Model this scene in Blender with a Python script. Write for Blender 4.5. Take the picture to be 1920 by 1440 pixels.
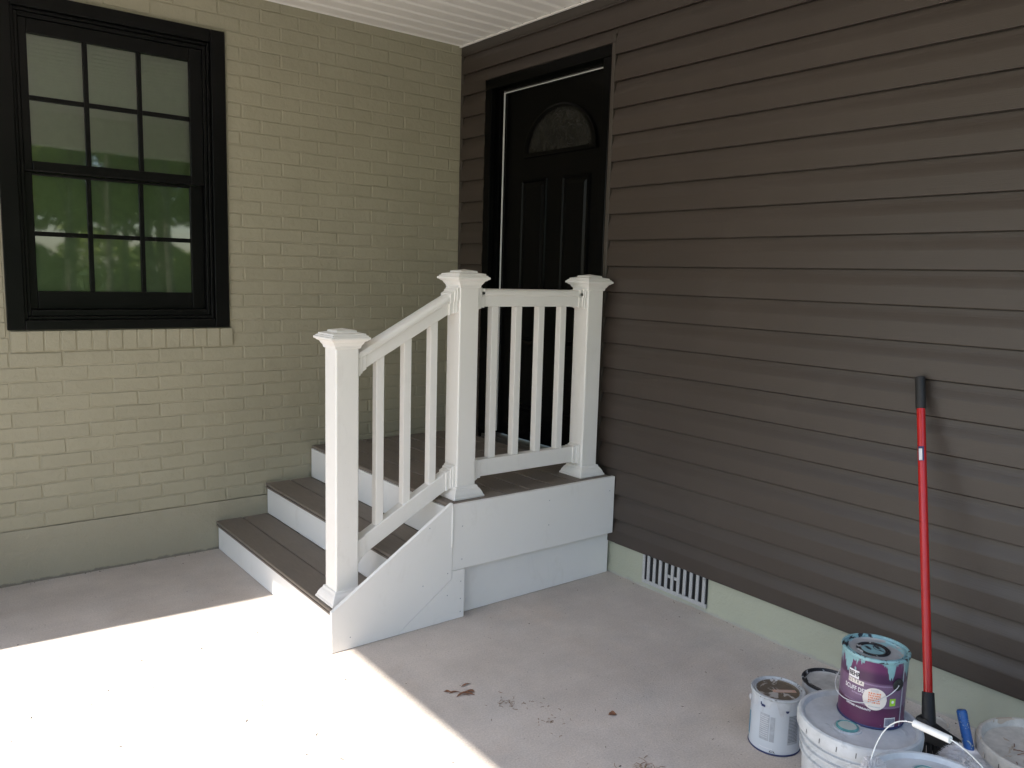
import bpy, bmesh, math, random
from mathutils import Vector, Matrix
random.seed(7)
S = bpy.context.scene
COL = S.collection
for o in list(bpy.data.objects): bpy.data.objects.remove(o)

# ------------------------------------------------------------------ camera
CAM = Vector((-2.91235, -4.29588, 1.51249)); YAW, PITCH, ROLL = .66396, -.13300, .02852
fwd = Vector((math.sin(YAW)*math.cos(PITCH), math.cos(YAW)*math.cos(PITCH), math.sin(PITCH)))
rt0 = Vector((math.cos(YAW), -math.sin(YAW), 0)); up0 = rt0.cross(fwd)
rt = math.cos(ROLL)*rt0 + math.sin(ROLL)*up0; up = -math.sin(ROLL)*rt0 + math.cos(ROLL)*up0
cd = bpy.data.cameras.new('camera'); cam = bpy.data.objects.new('camera', cd); COL.objects.link(cam)
M = Matrix((rt, up, -fwd)).transposed().to_4x4(); M.translation = CAM
cam.matrix_world = M
cd.sensor_width = 36; cd.lens = 36*1512.9/1920; cd.clip_start = .05; cd.clip_end = 600
S.camera = cam
S.render.resolution_x, S.render.resolution_y = 1024, 768

# ------------------------------------------------------------------ light
EL = math.radians(50); TX, TY = .998, -.063
sun_to = Vector((-TX*math.cos(EL), -TY*math.cos(EL), math.sin(EL)))
W = bpy.data.worlds.new('World'); S.world = W; W.use_nodes = True
nt = W.node_tree; bg = nt.nodes['Background']
sky = nt.nodes.new('ShaderNodeTexSky'); sky.sky_type = 'NISHITA'; sky.sun_disc = False
sky.sun_elevation = EL; sky.sun_rotation = math.atan2(sun_to.x, sun_to.y)
nt.links.new(sky.outputs[0], bg.inputs[0]); bg.inputs[1].default_value = .15
sl = bpy.data.lights.new('sun', 'SUN'); sl.energy = 3.9; sl.angle = math.radians(.75); sl.color = (1, .955, .885)
sun = bpy.data.objects.new('sun', sl); COL.objects.link(sun)
sun.rotation_euler = (-sun_to).to_track_quat('-Z', 'Y').to_euler(); sun.location = (-8, 0, 10)
S.view_settings.view_transform = 'Standard'; S.view_settings.look = 'None'
S.view_settings.exposure = 1.62; S.view_settings.gamma = 1.0
S.cycles.max_bounces = 10; S.cycles.diffuse_bounces = 6

# ------------------------------------------------------------------ materials
class N:
    def __init__(s, name, rough=.6, spec=.5):
        s.m = bpy.data.materials.new(name); s.m.use_nodes = True; s.t = s.m.node_tree
        s.b = s.t.nodes['Principled BSDF']; s.b.inputs['Roughness'].default_value = rough
        s.b.inputs['Specular IOR Level'].default_value = spec
        s._c = None
    def n(s, typ, **k):
        x = s.t.nodes.new(typ)
        for a, v in k.items(): setattr(x, a, v)
        return x
    def l(s, a, b): s.t.links.new(a, b)
    def co(s, kind='Object', scale=(1, 1, 1)):
        tc = s.n('ShaderNodeTexCoord'); mp = s.n('ShaderNodeMapping'); mp.inputs['Scale'].default_value = scale
        if kind == 'World':
            g = s.n('ShaderNodeNewGeometry'); s.l(g.outputs['Position'], mp.inputs[0])
        else: s.l(tc.outputs[kind], mp.inputs[0])
        return mp.outputs[0]
    def noise(s, sc, co=None, det=4, rough=.6, dist=0):
        x = s.n('ShaderNodeTexNoise'); x.inputs['Scale'].default_value = sc; x.inputs['Detail'].default_value = det
        x.inputs['Roughness'].default_value = rough; x.inputs['Distortion'].default_value = dist
        s.l(co if co else s.co('World'), x.inputs['Vector']); return x.outputs['Fac']
    def ramp(s, f, stops):
        r = s.n('ShaderNodeValToRGB'); e = r.color_ramp.elements
        while len(e) < len(stops): e.new(.5)
        for i, (p, c) in enumerate(stops):
            e[i].position = p; e[i].color = (*c, 1) if len(c) == 3 else c
        s.l(f, r.inputs[0]); return r.outputs[0]
    def mixc(s, f, a, b, mode='MIX'):
        m = s.n('ShaderNodeMix', data_type='RGBA', blend_type=mode)
        if hasattr(f, 'node'): s.l(f, m.inputs[0])
        else: m.inputs[0].default_value = f
        for v, i in ((a, 6), (b, 7)):
            if hasattr(v, 'node'): s.l(v, m.inputs[i])
            else: m.inputs[i].default_value = (*v, 1)
        return m.outputs[2]
    def math(s, op, a, b=0):
        m = s.n('ShaderNodeMath', operation=op)
        for v, i in ((a, 0), (b, 1)):
            if hasattr(v, 'node'): s.l(v, m.inputs[i])
            else: m.inputs[i].default_value = v
        return m.outputs[0]
    def col(s, c):
        if hasattr(c, 'node'): s.l(c, s.b.inputs['Base Color'])
        else: s.b.inputs['Base Color'].default_value = (*c, 1)
    def bump(s, h, dist=.002, strength=1.0):
        b = s.n('ShaderNodeBump'); b.inputs['Distance'].default_value = dist; b.inputs['Strength'].default_value = strength
        s.l(h, b.inputs['Height']); s.l(b.outputs[0], s.b.inputs['Normal'])
    def rough(s, f, lo, hi):
        m = s.n('ShaderNodeMapRange'); m.inputs[3].default_value = lo; m.inputs[4].default_value = hi
        s.l(f, m.inputs[0]); s.l(m.outputs[0], s.b.inputs['Roughness'])

def simple(name, c, rough=.5, var=.06, sc=9, bump=0, bsc=120, spec=.5, kind='World'):
    k = N(name, rough, spec); co = k.co(kind)
    f = k.noise(sc, co)
    lo = tuple(x*(1-var) for x in c); hi = tuple(min(1, x*(1+var)) for x in c)
    k.col(k.ramp(f, [(.3, lo), (.7, hi)]))
    k.rough(f, rough*.85, min(1, rough*1.15))
    if bump: k.bump(k.noise(bsc, co, 3), bump)
    return k.m

def m_brick():
    k = N('painted_brick', .55, .35)
    f = k.noise(2.2, None, 5); g = k.noise(38, None, 5, .65)
    c = k.ramp(f, [(.3, (.315, .294, .216)), (.7, (.345, .322, .240))])
    oi = k.n('ShaderNodeObjectInfo')
    v = k.math('MULTIPLY_ADD', oi.outputs['Random'], .05); v.node.inputs[2].default_value = .975
    mul = k.n('ShaderNodeMix', data_type='RGBA', blend_type='MULTIPLY'); mul.inputs[0].default_value = 1
    k.l(c, mul.inputs[6]); cb = k.n('ShaderNodeCombineColor')
    for i in range(3): k.l(v, cb.inputs[i])
    k.l(cb.outputs[0], mul.inputs[7])
    dirt = k.ramp(k.noise(70, None, 2), [(.72, (0, 0, 0)), (.80, (1, 1, 1))])
    c2 = k.mixc(k.math('MULTIPLY', dirt, .16), mul.outputs[2], (.16, .14, .10))
    k.col(c2)
    h = k.math('ADD', g, k.math('MULTIPLY', k.noise(9, None, 3), 1.2))
    k.bump(h, .0032); k.rough(g, .42, .62)
    return k.m
def m_mortar():
    k = N('painted_mortar', .7, .3); f = k.noise(30, None, 5)
    k.col(k.ramp(f, [(.3, (.325, .302, .223)), (.7, (.362, .337, .252))])); k.bump(k.noise(60, None, 5), .004); return k.m
def m_found(name, c, d):
    k = N(name, .6, .35); f = k.noise(1.6, None, 6)
    c1 = k.ramp(f, [(.3, tuple(x*.92 for x in c)), (.7, c)])
    # ragged band near the slab: bare concrete on green, dark crack line on brick
    geo = k.n('ShaderNodeNewGeometry'); sp = k.n('ShaderNodeSeparateXYZ'); k.l(geo.outputs['Position'], sp.inputs[0])
    hz = k.math('ADD', sp.outputs[2], k.math('MULTIPLY', k.math('SUBTRACT', k.noise(14, None, 5, .7), .5), .05))
    foot_band = k.ramp(hz, [(.008, (1, 1, 1)), (.014, (0, 0, 0))])
    spk = k.ramp(k.noise(23, None, 4), [(.71, (0, 0, 0)), (.76, (1, 1, 1))])
    c2 = k.mixc(k.math('MULTIPLY', foot_band, .8), c1, d)
    k.col(k.mixc(k.math('MULTIPLY', spk, .3), c2, tuple(x*.55 for x in c)))
    k.bump(k.math('ADD', k.noise(14, None, 5), k.math('MULTIPLY', k.noise(120, None, 3), .3)), .005); return k.m
def m_concrete():
    k = N('concrete', .85, .25)
    big = k.noise(.9, None, 5, .6, .4); mid = k.noise(5, None, 6, .62); fine = k.noise(160, None, 3, .7)
    c = k.ramp(big, [(.25, (.505, .45, .407)), (.5, (.55, .492, .443)), (.72, (.585, .527, .476))])
    rust = k.ramp(k.noise(1.7, None, 5, .65, .6), [(.55, (0, 0, 0)), (.72, (1, 1, 1))])
    c = k.mixc(k.math('MULTIPLY', rust, .38), c, (.54, .43, .345))
    grey = k.ramp(k.noise(2.6, None, 6, .6), [(.52, (0, 0, 0)), (.7, (1, 1, 1))])
    c = k.mixc(k.math('MULTIPLY', grey, .4), c, (.475, .455, .435))
    m2 = k.ramp(mid, [(.3, (.88, .88, .88)), (.7, (1.06, 1.06, 1.06))])
    c = k.mixc(1.0, c, m2, 'MULTIPLY')
    st = k.noise(3, k.co('World', (1.2, 22, 1)), 4, .6)      # faint trowel streaks
    c = k.mixc(1.0, c, k.ramp(st, [(.35, (.985, .985, .985)), (.65, (1.01, 1.01, 1.01))]), 'MULTIPLY')
    pits = k.ramp(k.noise(95, None, 2, .5), [(.70, (0, 0, 0)), (.74, (1, 1, 1))])
    c = k.mixc(k.math('MULTIPLY', pits, .6), c, (.12, .10, .085))
    sand = k.ramp(fine, [(.3, (.84, .84, .84)), (.7, (1.13, 1.13, 1.13))])
    c = k.mixc(1.0, c, sand, 'MULTIPLY')
    vo = k.n('ShaderNodeTexVoronoi', feature='DISTANCE_TO_EDGE'); vo.inputs['Scale'].default_value = .55
    mp = k.n('ShaderNodeMix', data_type='VECTOR'); k.l(k.co('World'), vo.inputs['Vector'])
    k.col(c); k.bump(k.math('ADD', mid, k.math('MULTIPLY', fine, .5)), .0022); k.rough(mid, .75, .95)
    return k.m
def m_siding():
    k = N('vinyl_siding', .4, .5)
    g = k.noise(8, k.co('World', (1, 1.2, 40)), 5, .65); f = k.noise(1.5, None, 3)
    c = k.ramp(f, [(.3, (.042, .0315, .0255)), (.7, (.048, .0365, .0295))])
    dust = k.ramp(k.noise(3.2, None, 6, .7), [(.55, (0, 0, 0)), (.8, (1, 1, 1))])
    k.col(k.mixc(k.math('MULTIPLY', dust, .05), c, (.22, .20, .18)))
    k.bump(g, .0006); k.rough(f, .38, .48); return k.m
def m_deck():
    k = N('composite_deck', .6, .35)
    g = k.noise(6, k.co('World', (40, 2.2, 40)), 5, .65); f = k.noise(4, None, 5)
    oi = k.n('ShaderNodeObjectInfo')
    c = k.ramp(f, [(.25, (.172, .144, .120)), (.75, (.222, .190, .160))])
    c = k.mixc(k.math('MULTIPLY', oi.outputs['Random'], .4), c, (.165, .138, .115))
    c = k.mixc(1.0, c, k.ramp(g, [(.3, (.88, .88, .88)), (.7, (1.1, 1.1, 1.1))]), 'MULTIPLY')
    dust = k.ramp(k.noise(17, None, 6, .75), [(.56, (0, 0, 0)), (.78, (1, 1, 1))])
    k.col(k.mixc(k.math('MULTIPLY', dust, .22), c, (.33, .29, .25)))
    k.bump(g, .0012); k.rough(f, .5, .7); return k.m
def m_glass():
    k = N('window_glass', .0, .5); t = k.t
    out = t.nodes['Material Output']; gl = k.n('ShaderNodeBsdfGlossy'); gl.inputs['Roughness'].default_value = .03
    w = k.noise(2.3, None, 1); bp = k.n('ShaderNodeBump'); bp.inputs['Distance'].default_value = .004; bp.inputs['Strength'].default_value = .10
    k.l(w, bp.inputs['Height']); k.l(bp.outputs[0], gl.inputs['Normal'])
    tr = k.n('ShaderNodeBsdfTransparent'); tr.inputs[0].default_value = (.80, .87, .78, 1)
    fr = k.n('ShaderNodeFresnel'); fr.inputs['IOR'].default_value = 2.2
    mx = k.n('ShaderNodeMixShader'); k.l(fr.outputs[0], mx.inputs[0]); k.l(tr.outputs[0], mx.inputs[1]); k.l(gl.outputs[0], mx.inputs[2])
    k.l(mx.outputs[0], out.inputs[0]); return k.m
def m_can(name, base, smear, kind):
    """tin with paint runs from the rim (object z: 0 bottom .19 top)"""
    k = N(name, .35, .5); co = k.co('Object')
    tc = k.n('ShaderNodeTexCoord'); sp = k.n('ShaderNodeSeparateXYZ'); k.l(tc.outputs['Object'], sp.inputs[0])
    z = sp.outputs[2]
    bands = k.ramp(k.math('MULTIPLY', z, 5.0), base)
    st = k.noise(20 if kind != 'purple' else 16, k.co('Object', (1, 1, .22 if kind != 'purple' else .12)), 5, .65, .5)
    th = k.math('SUBTRACT', k.math('ADD', k.math('MULTIPLY', z, 9.0 if kind == 'purple' else 3.0), k.math('MULTIPLY', st, 2.6 if kind == 'purple' else 1.0)), 2.76 if kind == 'purple' else .98)
    mask = k.ramp(th, [(.0, (0, 0, 0)), (.02, (1, 1, 1))])
    sc = k.ramp(k.noise(30, co, 5), [(.35, tuple(x*.8 for x in smear)), (.65, smear)])
    c = k.mixc(mask, bands, sc)
    sp2 = k.ramp(k.noise(45, k.co('Object', (1, 1, .4)), 3), [(.69, (0, 0, 0)), (.71, (1, 1, 1))])
    c = k.mixc(k.math('MULTIPLY', sp2, .8), c, smear)
    k.col(c); k.bump(mask, .0006); return k.m
def m_splat(name, base, paint, sc=26, th=.5, rough=.4, metal=0):
    k = N(name, rough, .5); co = k.co('Object'); f = k.noise(sc, co, 5, .6, 1.2)
    m = k.ramp(f, [(th, (0, 0, 0)), (th+.03, (1, 1, 1))]); v = k.noise(sc*2.5, co, 4)
    b = k.ramp(v, [(.3, tuple(x*.75 for x in base)), (.7, base)])
    k.col(k.mixc(m, b, paint)); k.b.inputs['Metallic'].default_value = metal; k.bump(m, .0008); return k.m
def m_leaf(name, a, b):
    k = N(name, .55, .3); oi = k.n('ShaderNodeObjectInfo'); f = k.noise(1.1, None, 3)
    k.col(k.ramp(f, [(.3, a), (.7, b)]))
    k.b.inputs['Subsurface Weight'].default_value = 0
    return k.m

MB_, MMORT = m_brick(), m_mortar()
MF1 = m_found('painted_foundation', (.330, .306, .232), (.15, .13, .11))
MF2 = m_found('pale_green_foundation', (.41, .42, .33), (.36, .355, .32))
MCON, MSID, MDECK, MGLASS = m_concrete(), m_siding(), m_deck(), m_glass()
def m_white(name, c, rough):
    k = N(name, rough, .45); f = k.noise(2.5, None, 4)
    base = k.ramp(f, [(.3, tuple(x*.97 for x in c)), (.7, c)])
    sm = k.ramp(k.noise(11, k.co('World', (1, 1, .45)), 6, .7, .8), [(.57, (0, 0, 0)), (.74, (1, 1, 1))])
    c1 = k.mixc(k.math('MULTIPLY', sm, .16), base, (.50, .46, .41))
    sp = k.ramp(k.noise(140, None, 2), [(.73, (0, 0, 0)), (.76, (1, 1, 1))])
    k.col(k.mixc(k.math('MULTIPLY', sp, .22), c1, (.34, .30, .26)))
    k.rough(k.noise(9, None, 4), rough*.8, rough*1.35); return k.m
MWHITE = m_white('white_vinyl', (.81, .79, .76), .36)
MPVC = m_white('white_pvc_board', (.80, .79, .77), .48)
MSOF = simple('white_soffit', (.85, .83, .795), .5, .03, 1.2)
MTRIM = simple('brown_trim', (.050, .041, .034), .45, .08, 5)
MBLACK = simple('black_paint', (.0016, .0016, .0017), .22, .1, 5, 0, 60, .10)
MBLACKW = simple('black_window_vinyl', (.0034, .0035, .0036), .30, .12, 6, 0, 60, .16)
MSTRIP = simple('weatherstrip', (.7, .7, .68), .6)
MSHADE = simple('window_shade', (.40, .48, .32), .8, .06, 30)
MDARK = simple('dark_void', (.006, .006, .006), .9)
MVENT = m_splat('worn_vent_metal', (.47, .47, .47), (.08, .08, .08), 60, .66, .45)
MRED = simple('red_paint', (.45, .012, .010), .22, .08, 20)
MRUB = simple('black_rubber', (.014, .014, .015), .55, .15, 60, .0008, 300)
MBRIS = simple('black_bristle', (.018, .018, .019), .6, .3, 90)
MBUCK = m_splat('white_plastic', (.53, .55, .57), (.40, .42, .44), 7, .56, .38)
MBUCKD = m_splat('dusty_plastic', (.50, .47, .42), (.38, .31, .24), 18, .60, .6)
MWIRE = simple('white_wire', (.72, .72, .70), .35)
MSTEEL = simple('steel_wire', (.5, .5, .52), .25)
MNAP = simple('fleece', (.66, .65, .66), .95, .12, 60)
MBLUE = m_splat('blue_plastic', (.012, .085, .30), (.30, .33, .33), 55, .60, .4)
MPURP = m_can('purple_label', [(.0, (.080, .014, .055)), (.10, (.105, .022, .068)), (.30, (.062, .014, .052)), (.315, (.145, .085, .150)), (.62, (.140, .078, .145)), (.635, (.058, .020, .060)), (.74, (.062, .022, .064)), (.80, (.120, .030, .095))], (.22, .40, .43), 'purple')
MGREY = m_can('white_label', [(.0, (.48, .51, .55)), (.3, (.52, .55, .59)), (.7, (.50, .53, .57))], (.56, .58, .61), 'grey')
MTEAL = m_splat('teal_paint', (.24, .42, .45), (.012, .016, .025), 22, .54, .35)
MLIDG = m_splat('teal_smeared_lid', (.36, .36, .36), (.24, .41, .44), 14, .52, .4)
MBRN = m_splat('brown_paint_lid', (.145, .115, .085), (.42, .40, .38), 24, .56, .4)
MRIMW = m_splat('spattered_rim', (.50, .52, .54), (.10, .09, .08), 40, .60, .4)
MRIMB = m_splat('black_white_rim', (.50, .50, .50), (.012, .012, .016), 18, .42, .4)
MPINK = simple('pink_sticker', (.55, .36, .28), .6)
MCREAM = simple('cream_sticker', (.66, .60, .55), .6)
MORANGE = simple('orange_print', (.62, .20, .10), .6)
MLIME = simple('lime_print', (.28, .52, .04), .5)
MNAVY = simple('navy_print', (.02, .03, .10), .5)
MINK = simple('black_print', (.015, .015, .02), .5)
MLAV = simple('lavender_print', (.42, .32, .46), .5)
MWPR = simple('white_print', (.70, .68, .70), .5)
MGLBL = simple('grey_print', (.36, .38, .41), .5, .12, 80)
MCYAN = simple('blue_print', (.08, .28, .42), .5)
MDRY = simple('dry_leaf', (.19, .085, .045), .7, .4, 60)
MSTRAW = simple('straw', (.24, .155, .095), .8, .4, 60)
MCRUMB = simple('debris_bits', (.09, .075, .062), .9, .5, 60)
MTEALC = simple('teal_cap', (.09, .27, .27), .4, .3, 60)
MCAPG = simple('pale_cap', (.42, .46, .42), .45)

# ------------------------------------------------------------------ mesh helpers
class MB:
    def __init__(s): s.v = []; s.f = []
    def add(s, vs, fs):
        b = len(s.v); s.v += [tuple(v) for v in vs]; s.f += [tuple(i+b for i in f) for f in fs]; return s
    def box(s, x0, x1, y0, y1, z0, z1):
        x0, x1 = sorted((x0, x1)); y0, y1 = sorted((y0, y1)); z0, z1 = sorted((z0, z1))
        return s.add([(x0,y0,z0),(x1,y0,z0),(x1,y1,z0),(x0,y1,z0),(x0,y0,z1),(x1,y0,z1),(x1,y1,z1),(x0,y1,z1)],
                     [(0,3,2,1),(4,5,6,7),(0,1,5,4),(1,2,6,5),(2,3,7,6),(3,0,4,7)])
    def prism(s, poly, fn, t0, t1):
        """poly list of (a,b); fn(a,b,t)->xyz"""
        n = len(poly); a = [fn(p[0], p[1], t0) for p in poly]; b = [fn(p[0], p[1], t1) for p in poly]
        fs = [tuple(range(n))[::-1], tuple(range(n, 2*n))] + [(i, (i+1) % n, n+(i+1) % n, n+i) for i in range(n)]
        return s.add(a+b, fs)
    def lathe(s, prof, n=40, c=(0, 0), caps=True):
        vs = []; fs = []
        for r, z in prof:
            for i in range(n):
                a = 2*math.pi*i/n; vs.append((c[0]+r*math.cos(a), c[1]+r*math.sin(a), z))
        for j in range(len(prof)-1):
            for i in range(n): fs.append((j*n+i, j*n+(i+1) % n, (j+1)*n+(i+1) % n, (j+1)*n+i))
        if caps: fs.append(tuple(range(n))[::-1]); fs.append(tuple((len(prof)-1)*n+i for i in range(n)))
        return s.add(vs, fs)
    def sqlathe(s, prof, c):
        vs = []; fs = []
        for h, z in prof: vs += [(c[0]-h, c[1]-h, z), (c[0]+h, c[1]-h, z), (c[0]+h, c[1]+h, z), (c[0]-h, c[1]+h, z)]
        for j in range(len(prof)-1):
            for i in range(4): fs.append((j*4+i, j*4+(i+1) % 4, (j+1)*4+(i+1) % 4, (j+1)*4+i))
        k = (len(prof)-1)*4; fs += [(3, 2, 1, 0), (k, k+1, k+2, k+3)]
        return s.add(vs, fs)
    def tube(s, pts, r, n=8, r2=None):
        pts = [Vector(p) for p in pts]; vs = []; fs = []; m = len(pts); prev = None
        for i, p in enumerate(pts):
            t = (pts[min(i+1, m-1)]-pts[max(i-1, 0)]).normalized()
            a = Vector((0, 0, 1)) if abs(t.z) < .95 else Vector((1, 0, 0))
            if prev is not None: u = (prev - t*prev.dot(t)).normalized()
            else: u = t.cross(a).normalized()
            prev = u; w = t.cross(u); rr = r if r2 is None else r+(r2-r)*i/(m-1)
            for k in range(n):
                an = 2*math.pi*k/n; vs.append(p+rr*(math.cos(an)*u+math.sin(an)*w))
        for i in range(m-1):
            for k in range(n): fs.append((i*n+k, i*n+(k+1) % n, (i+1)*n+(k+1) % n, (i+1)*n+k))
        fs += [tuple(range(n))[::-1], tuple((m-1)*n+k for k in range(n))]
        return s.add(vs, fs)
    def mesh(s, name, bevel=0, seg=2, smooth=None):
        me = bpy.data.meshes.new(name); me.from_pydata(s.v, [], s.f)
        bm = bmesh.new(); bm.from_mesh(me)
        if len(s.f) > 1: bmesh.ops.recalc_face_normals(bm, faces=bm.faces)
        if bevel:
            ed = [e for e in bm.edges if len(e.link_faces) == 2 and e.calc_face_angle(0) > .5]
            bmesh.ops.bevel(bm, geom=ed, offset=bevel, segments=seg, affect='EDGES', profile=.5, clamp_overlap=True)
        bm.to_mesh(me); bm.free()
        if smooth is not None:
            me.polygons.foreach_set('use_smooth', [True]*len(me.polygons))
            me.set_sharp_from_angle(angle=math.radians(smooth))
        return me
    def build(s, name, mat, parent=None, bevel=0, seg=2, smooth=None, loc=None):
        return put(name, s.mesh(name, bevel, seg, smooth), mat, parent, loc)
def put(name, me, mat, parent=None, loc=None):
    o = bpy.data.objects.new(name, me); COL.objects.link(o)
    if mat and not me.materials: me.materials.append(mat)
    if parent: o.parent = parent
    if loc: o.location = loc
    return o
def tag(o, label=None, cat=None, group=None, kind=None):
    if label: o['label'] = label
    if cat: o['category'] = cat
    if group: o['group'] = group
    if kind: o['kind'] = kind
    return o
def thing(name, label, cat, loc=(0, 0, 0), group=None, rot=0):
    o = bpy.data.objects.new(name, None); COL.objects.link(o); o.location = loc; o.rotation_euler = (0, 0, rot)
    o.empty_display_size = .1
    return tag(o, label, cat, group)
def px(p):
    """projected (u, v, depth) in a 1920x1440 frame, used only to rank bricks by size"""
    d = Vector(p)-CAM; z = d.dot(fwd)
    return 960+1512.9*d.dot(rt)/z, 720-1512.9*d.dot(up)/z, z

# ------------------------------------------------------------------ setting
PX0, PY0 = -3.70, -4.45           # open edges of the porch
slab = MB()
slab.box(PX0-.15, .02, PY0-.2, .02, -.14, 0)
tag(slab.build('porch_floor', MCON, None, .012), kind='structure')
def m_lawn():
    k = N('lawn', .9, .2); f = k.noise(.35, None, 6); g = k.noise(22, None, 4, .8)
    c = k.ramp(f, [(.3, (.045, .085, .022)), (.7, (.085, .125, .038))])
    k.col(k.mixc(1.0, c, k.ramp(g, [(.3, (.7, .7, .7)), (.7, (1.2, 1.2, 1.2))]), 'MULTIPLY')); k.bump(g, .03); return k.m
gm = MB(); R_ = 260; nseg = 48
gm.add([(R_*math.cos(2*math.pi*i/nseg), R_*math.sin(2*math.pi*i/nseg), -.12) for i in range(nseg)], [tuple(range(nseg))])
tag(gm.build('lawn', m_lawn()), kind='structure')

tag(MB().box(-11, PX0-.16, -16, 3, -.30, -.112).build('added_bounce_paving', MCON), kind='structure')  # unseen paving, added to bounce warm sunlight up into the porch

# ceiling of grooved soffit strips
ceil = thing('porch_ceiling', 'white grooved vinyl soffit ceiling over the porch', 'ceiling')
ZC = 2.893; SP = .1175
strip = MB().prism([(-SP+.0005, 0), (-.034, 0), (-.030, .013), (-.0005, .0), (-.0005, .018), (-SP+.0005, .018)], lambda a, b, t: (t, a, b), PX0, -.022).mesh('soffit_strip')
ny = int(-PY0/SP)
for i in range(ny): put('soffit_strip', strip, MSOF, ceil, (0, -.001-i*SP, ZC))
MB().box(PX0, -.001, PY0, .1, ZC+.0185, ZC+.03).build('ceiling_backing', MSOF, ceil)
MB().box(-.0335, -.021, -5.0, -.002, ZC-.008, ZC-.001).build('edge_moulding', MSOF, ceil)
roof = thing('porch_roof', 'shingled porch roof with white beams above the open sides', 'roof')
MB().prism([(PX0-.12, ZC+.06), (.4, ZC+.06), (.4, ZC+.75), (PX0-.12, ZC+.13)], lambda a, b, t: (a, t, b), PY0-.25, .25).build('roof_deck', simple('shingles', (.06, .055, .05), .9, .3, 20), roof)
XB = -1.499-2.60/math.tan(EL)
MB().box(XB, XB+.14, PY0, -.002, 2.60, ZC+.06).build('beam', MWHITE, roof, .004)
MB().box(XB+.14, -.02, PY0, PY0+.14, 2.58, ZC+.0).build('beam', MWHITE, roof, .004)
pier = thing('shadow_pier', 'unseen tan brick pier added to cast the shadow edge on the floor', 'pier')  # unseen pier, added so a vertical edge bounds the sunlit floor
MB().box(XB+.02, XB+.20, -.652, .003, 0, 2.5995).build('shaft', MB_, pier, .004)
cl = thing('porch_column', 'square white porch column at the outer corner of the slab', 'column', (XB+.09, PY0+.09, 0))
MB().box(-.07, .07, -.07, .07, .0, 2.60).build('shaft', MWHITE, cl, .006)
MB().sqlathe([(.10, .0), (.10, .10), (.085, .13)], (0, 0)).build('plinth', MWHITE, cl, .003)

# ------------------------------------------------------------------ brick wall
bw = thing('brick_wall', 'tan painted brick wall with thin joints behind the steps and window', 'wall')
CPH, BPL, ZB0, XJ = .0698, .21553, 2.74069, .09093
WIN = (-2.470, -1.466, 1.203, 2.690)
GX = (-2.345, -1.620)
back = MB()
yb = .0038
def rect(x0, x1, z0, z1): back.box(x0, x1, yb, .12, z0, z1)
WO = (-2.45, -1.485, 1.22, 2.67)
rect(PX0+.02, WO[0], .2628, 2.90); rect(WO[1], .02, .2628, 2.90); rect(WO[0], WO[1], .2628, WO[2]); rect(WO[0], WO[1], WO[3], 2.90)
back.build('mortar_bed', MMORT, bw)
def brick_mesh(L, seed):
    r = random.Random(seed); H = CPH-.0055; c = .0035
    xs = [-L/2, -L/6, L/6, L/2]; zs = [-H/2, H/2]; d = .006
    m = MB(); j = lambda a: r.uniform(-a, a)
    # outer ring (sunk) and inner ring (face)
    ring = [(x, zs[0]) for x in xs] + [(L/2, 0)] + [(x, zs[1]) for x in reversed(xs)] + [(-L/2, 0)]
    n = len(ring)
    o0 = [(x+j(.0009), d, z+j(.0009)) for x, z in ring]
    o1 = [(x+j(.0013)-math.copysign(.0006, x), .0022+j(.0008), z+j(.0013)) for x, z in ring]
    o2 = [(x-math.copysign(c, x)*(abs(x) > L/3)+j(.0014), j(.00035), z-math.copysign(c, z)*(abs(z) > .001)+j(.0011)) for x, z in ring]
    m.add(o0+o1+o2, [(i, (i+1) % n, n+(i+1) % n, n+i) for i in range(n)] + [(n+i, n+(i+1) % n, 2*n+(i+1) % n, 2*n+i) for i in range(n)]
          + [(2*n+0, 2*n+1, 2*n+8, 2*n+9), (2*n+1, 2*n+2, 2*n+7, 2*n+8), (2*n+2, 2*n+3, 2*n+4, 2*n+7), (2*n+4, 2*n+5, 2*n+6, 2*n+7)] )
    return m
BM_ = [brick_mesh(BPL-.0065, s) for s in range(14)]
BME = [m.mesh('brick', 0, 1, 14) for m in BM_]
cand = []
rb = random.Random(3)
for k in range(-2, 36):
    z = ZB0-k*CPH; off = XJ+(.008 if k > 20 else 0)+(BPL/2 if k % 2 else 0) + rb.uniform(-.004, .004)
    xj = [.0] + [-(off+m*BPL)+rb.uniform(-.003, .003) for m in range(-1, 17)]
    xj = sorted([x for x in xj if PX0+.03 < x <= 0], reverse=True)
    if xj[0] < 0: xj = [0.0]+xj
    for a, b in zip(xj, xj[1:]):
        hi, lo = a-.00325, b+.00325
        segs = [(lo, hi)]
        if z > 1.10-.02 and z < WIN[3]+.025:
            segs = []
            wl, wr = WIN[0]-.006, WIN[1]+.010
            if z < 1.203: wl, wr = -2.466, -1.444
            if z+CPH/2 > 1.098:
                if lo < wl: segs.append((lo, min(hi, wl)))
                if hi > wr: segs.append((max(lo, wr), hi))
            else: segs = [(lo, hi)]
        for s0, s1 in segs:
            if s1-s0 < .022: continue
            L = s1-s0; xc = (s0+s1)/2
            zz = z; 
            if k == -2: zz = z
            u, v, d = px((xc, 0, z)); a = (1e6/d/d)*L
            inside = -30 < u < 1950 and -10 < v < 1450
            behind = (xc > -1.2 and z < .5) or (xc > -1.0 and z < .55) or (xc > -1.5 and z < .28)
            cand.append((a if inside and not behind else a*1e-6, xc, zz, L))
cand.sort(reverse=True)
rest = MB()
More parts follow.
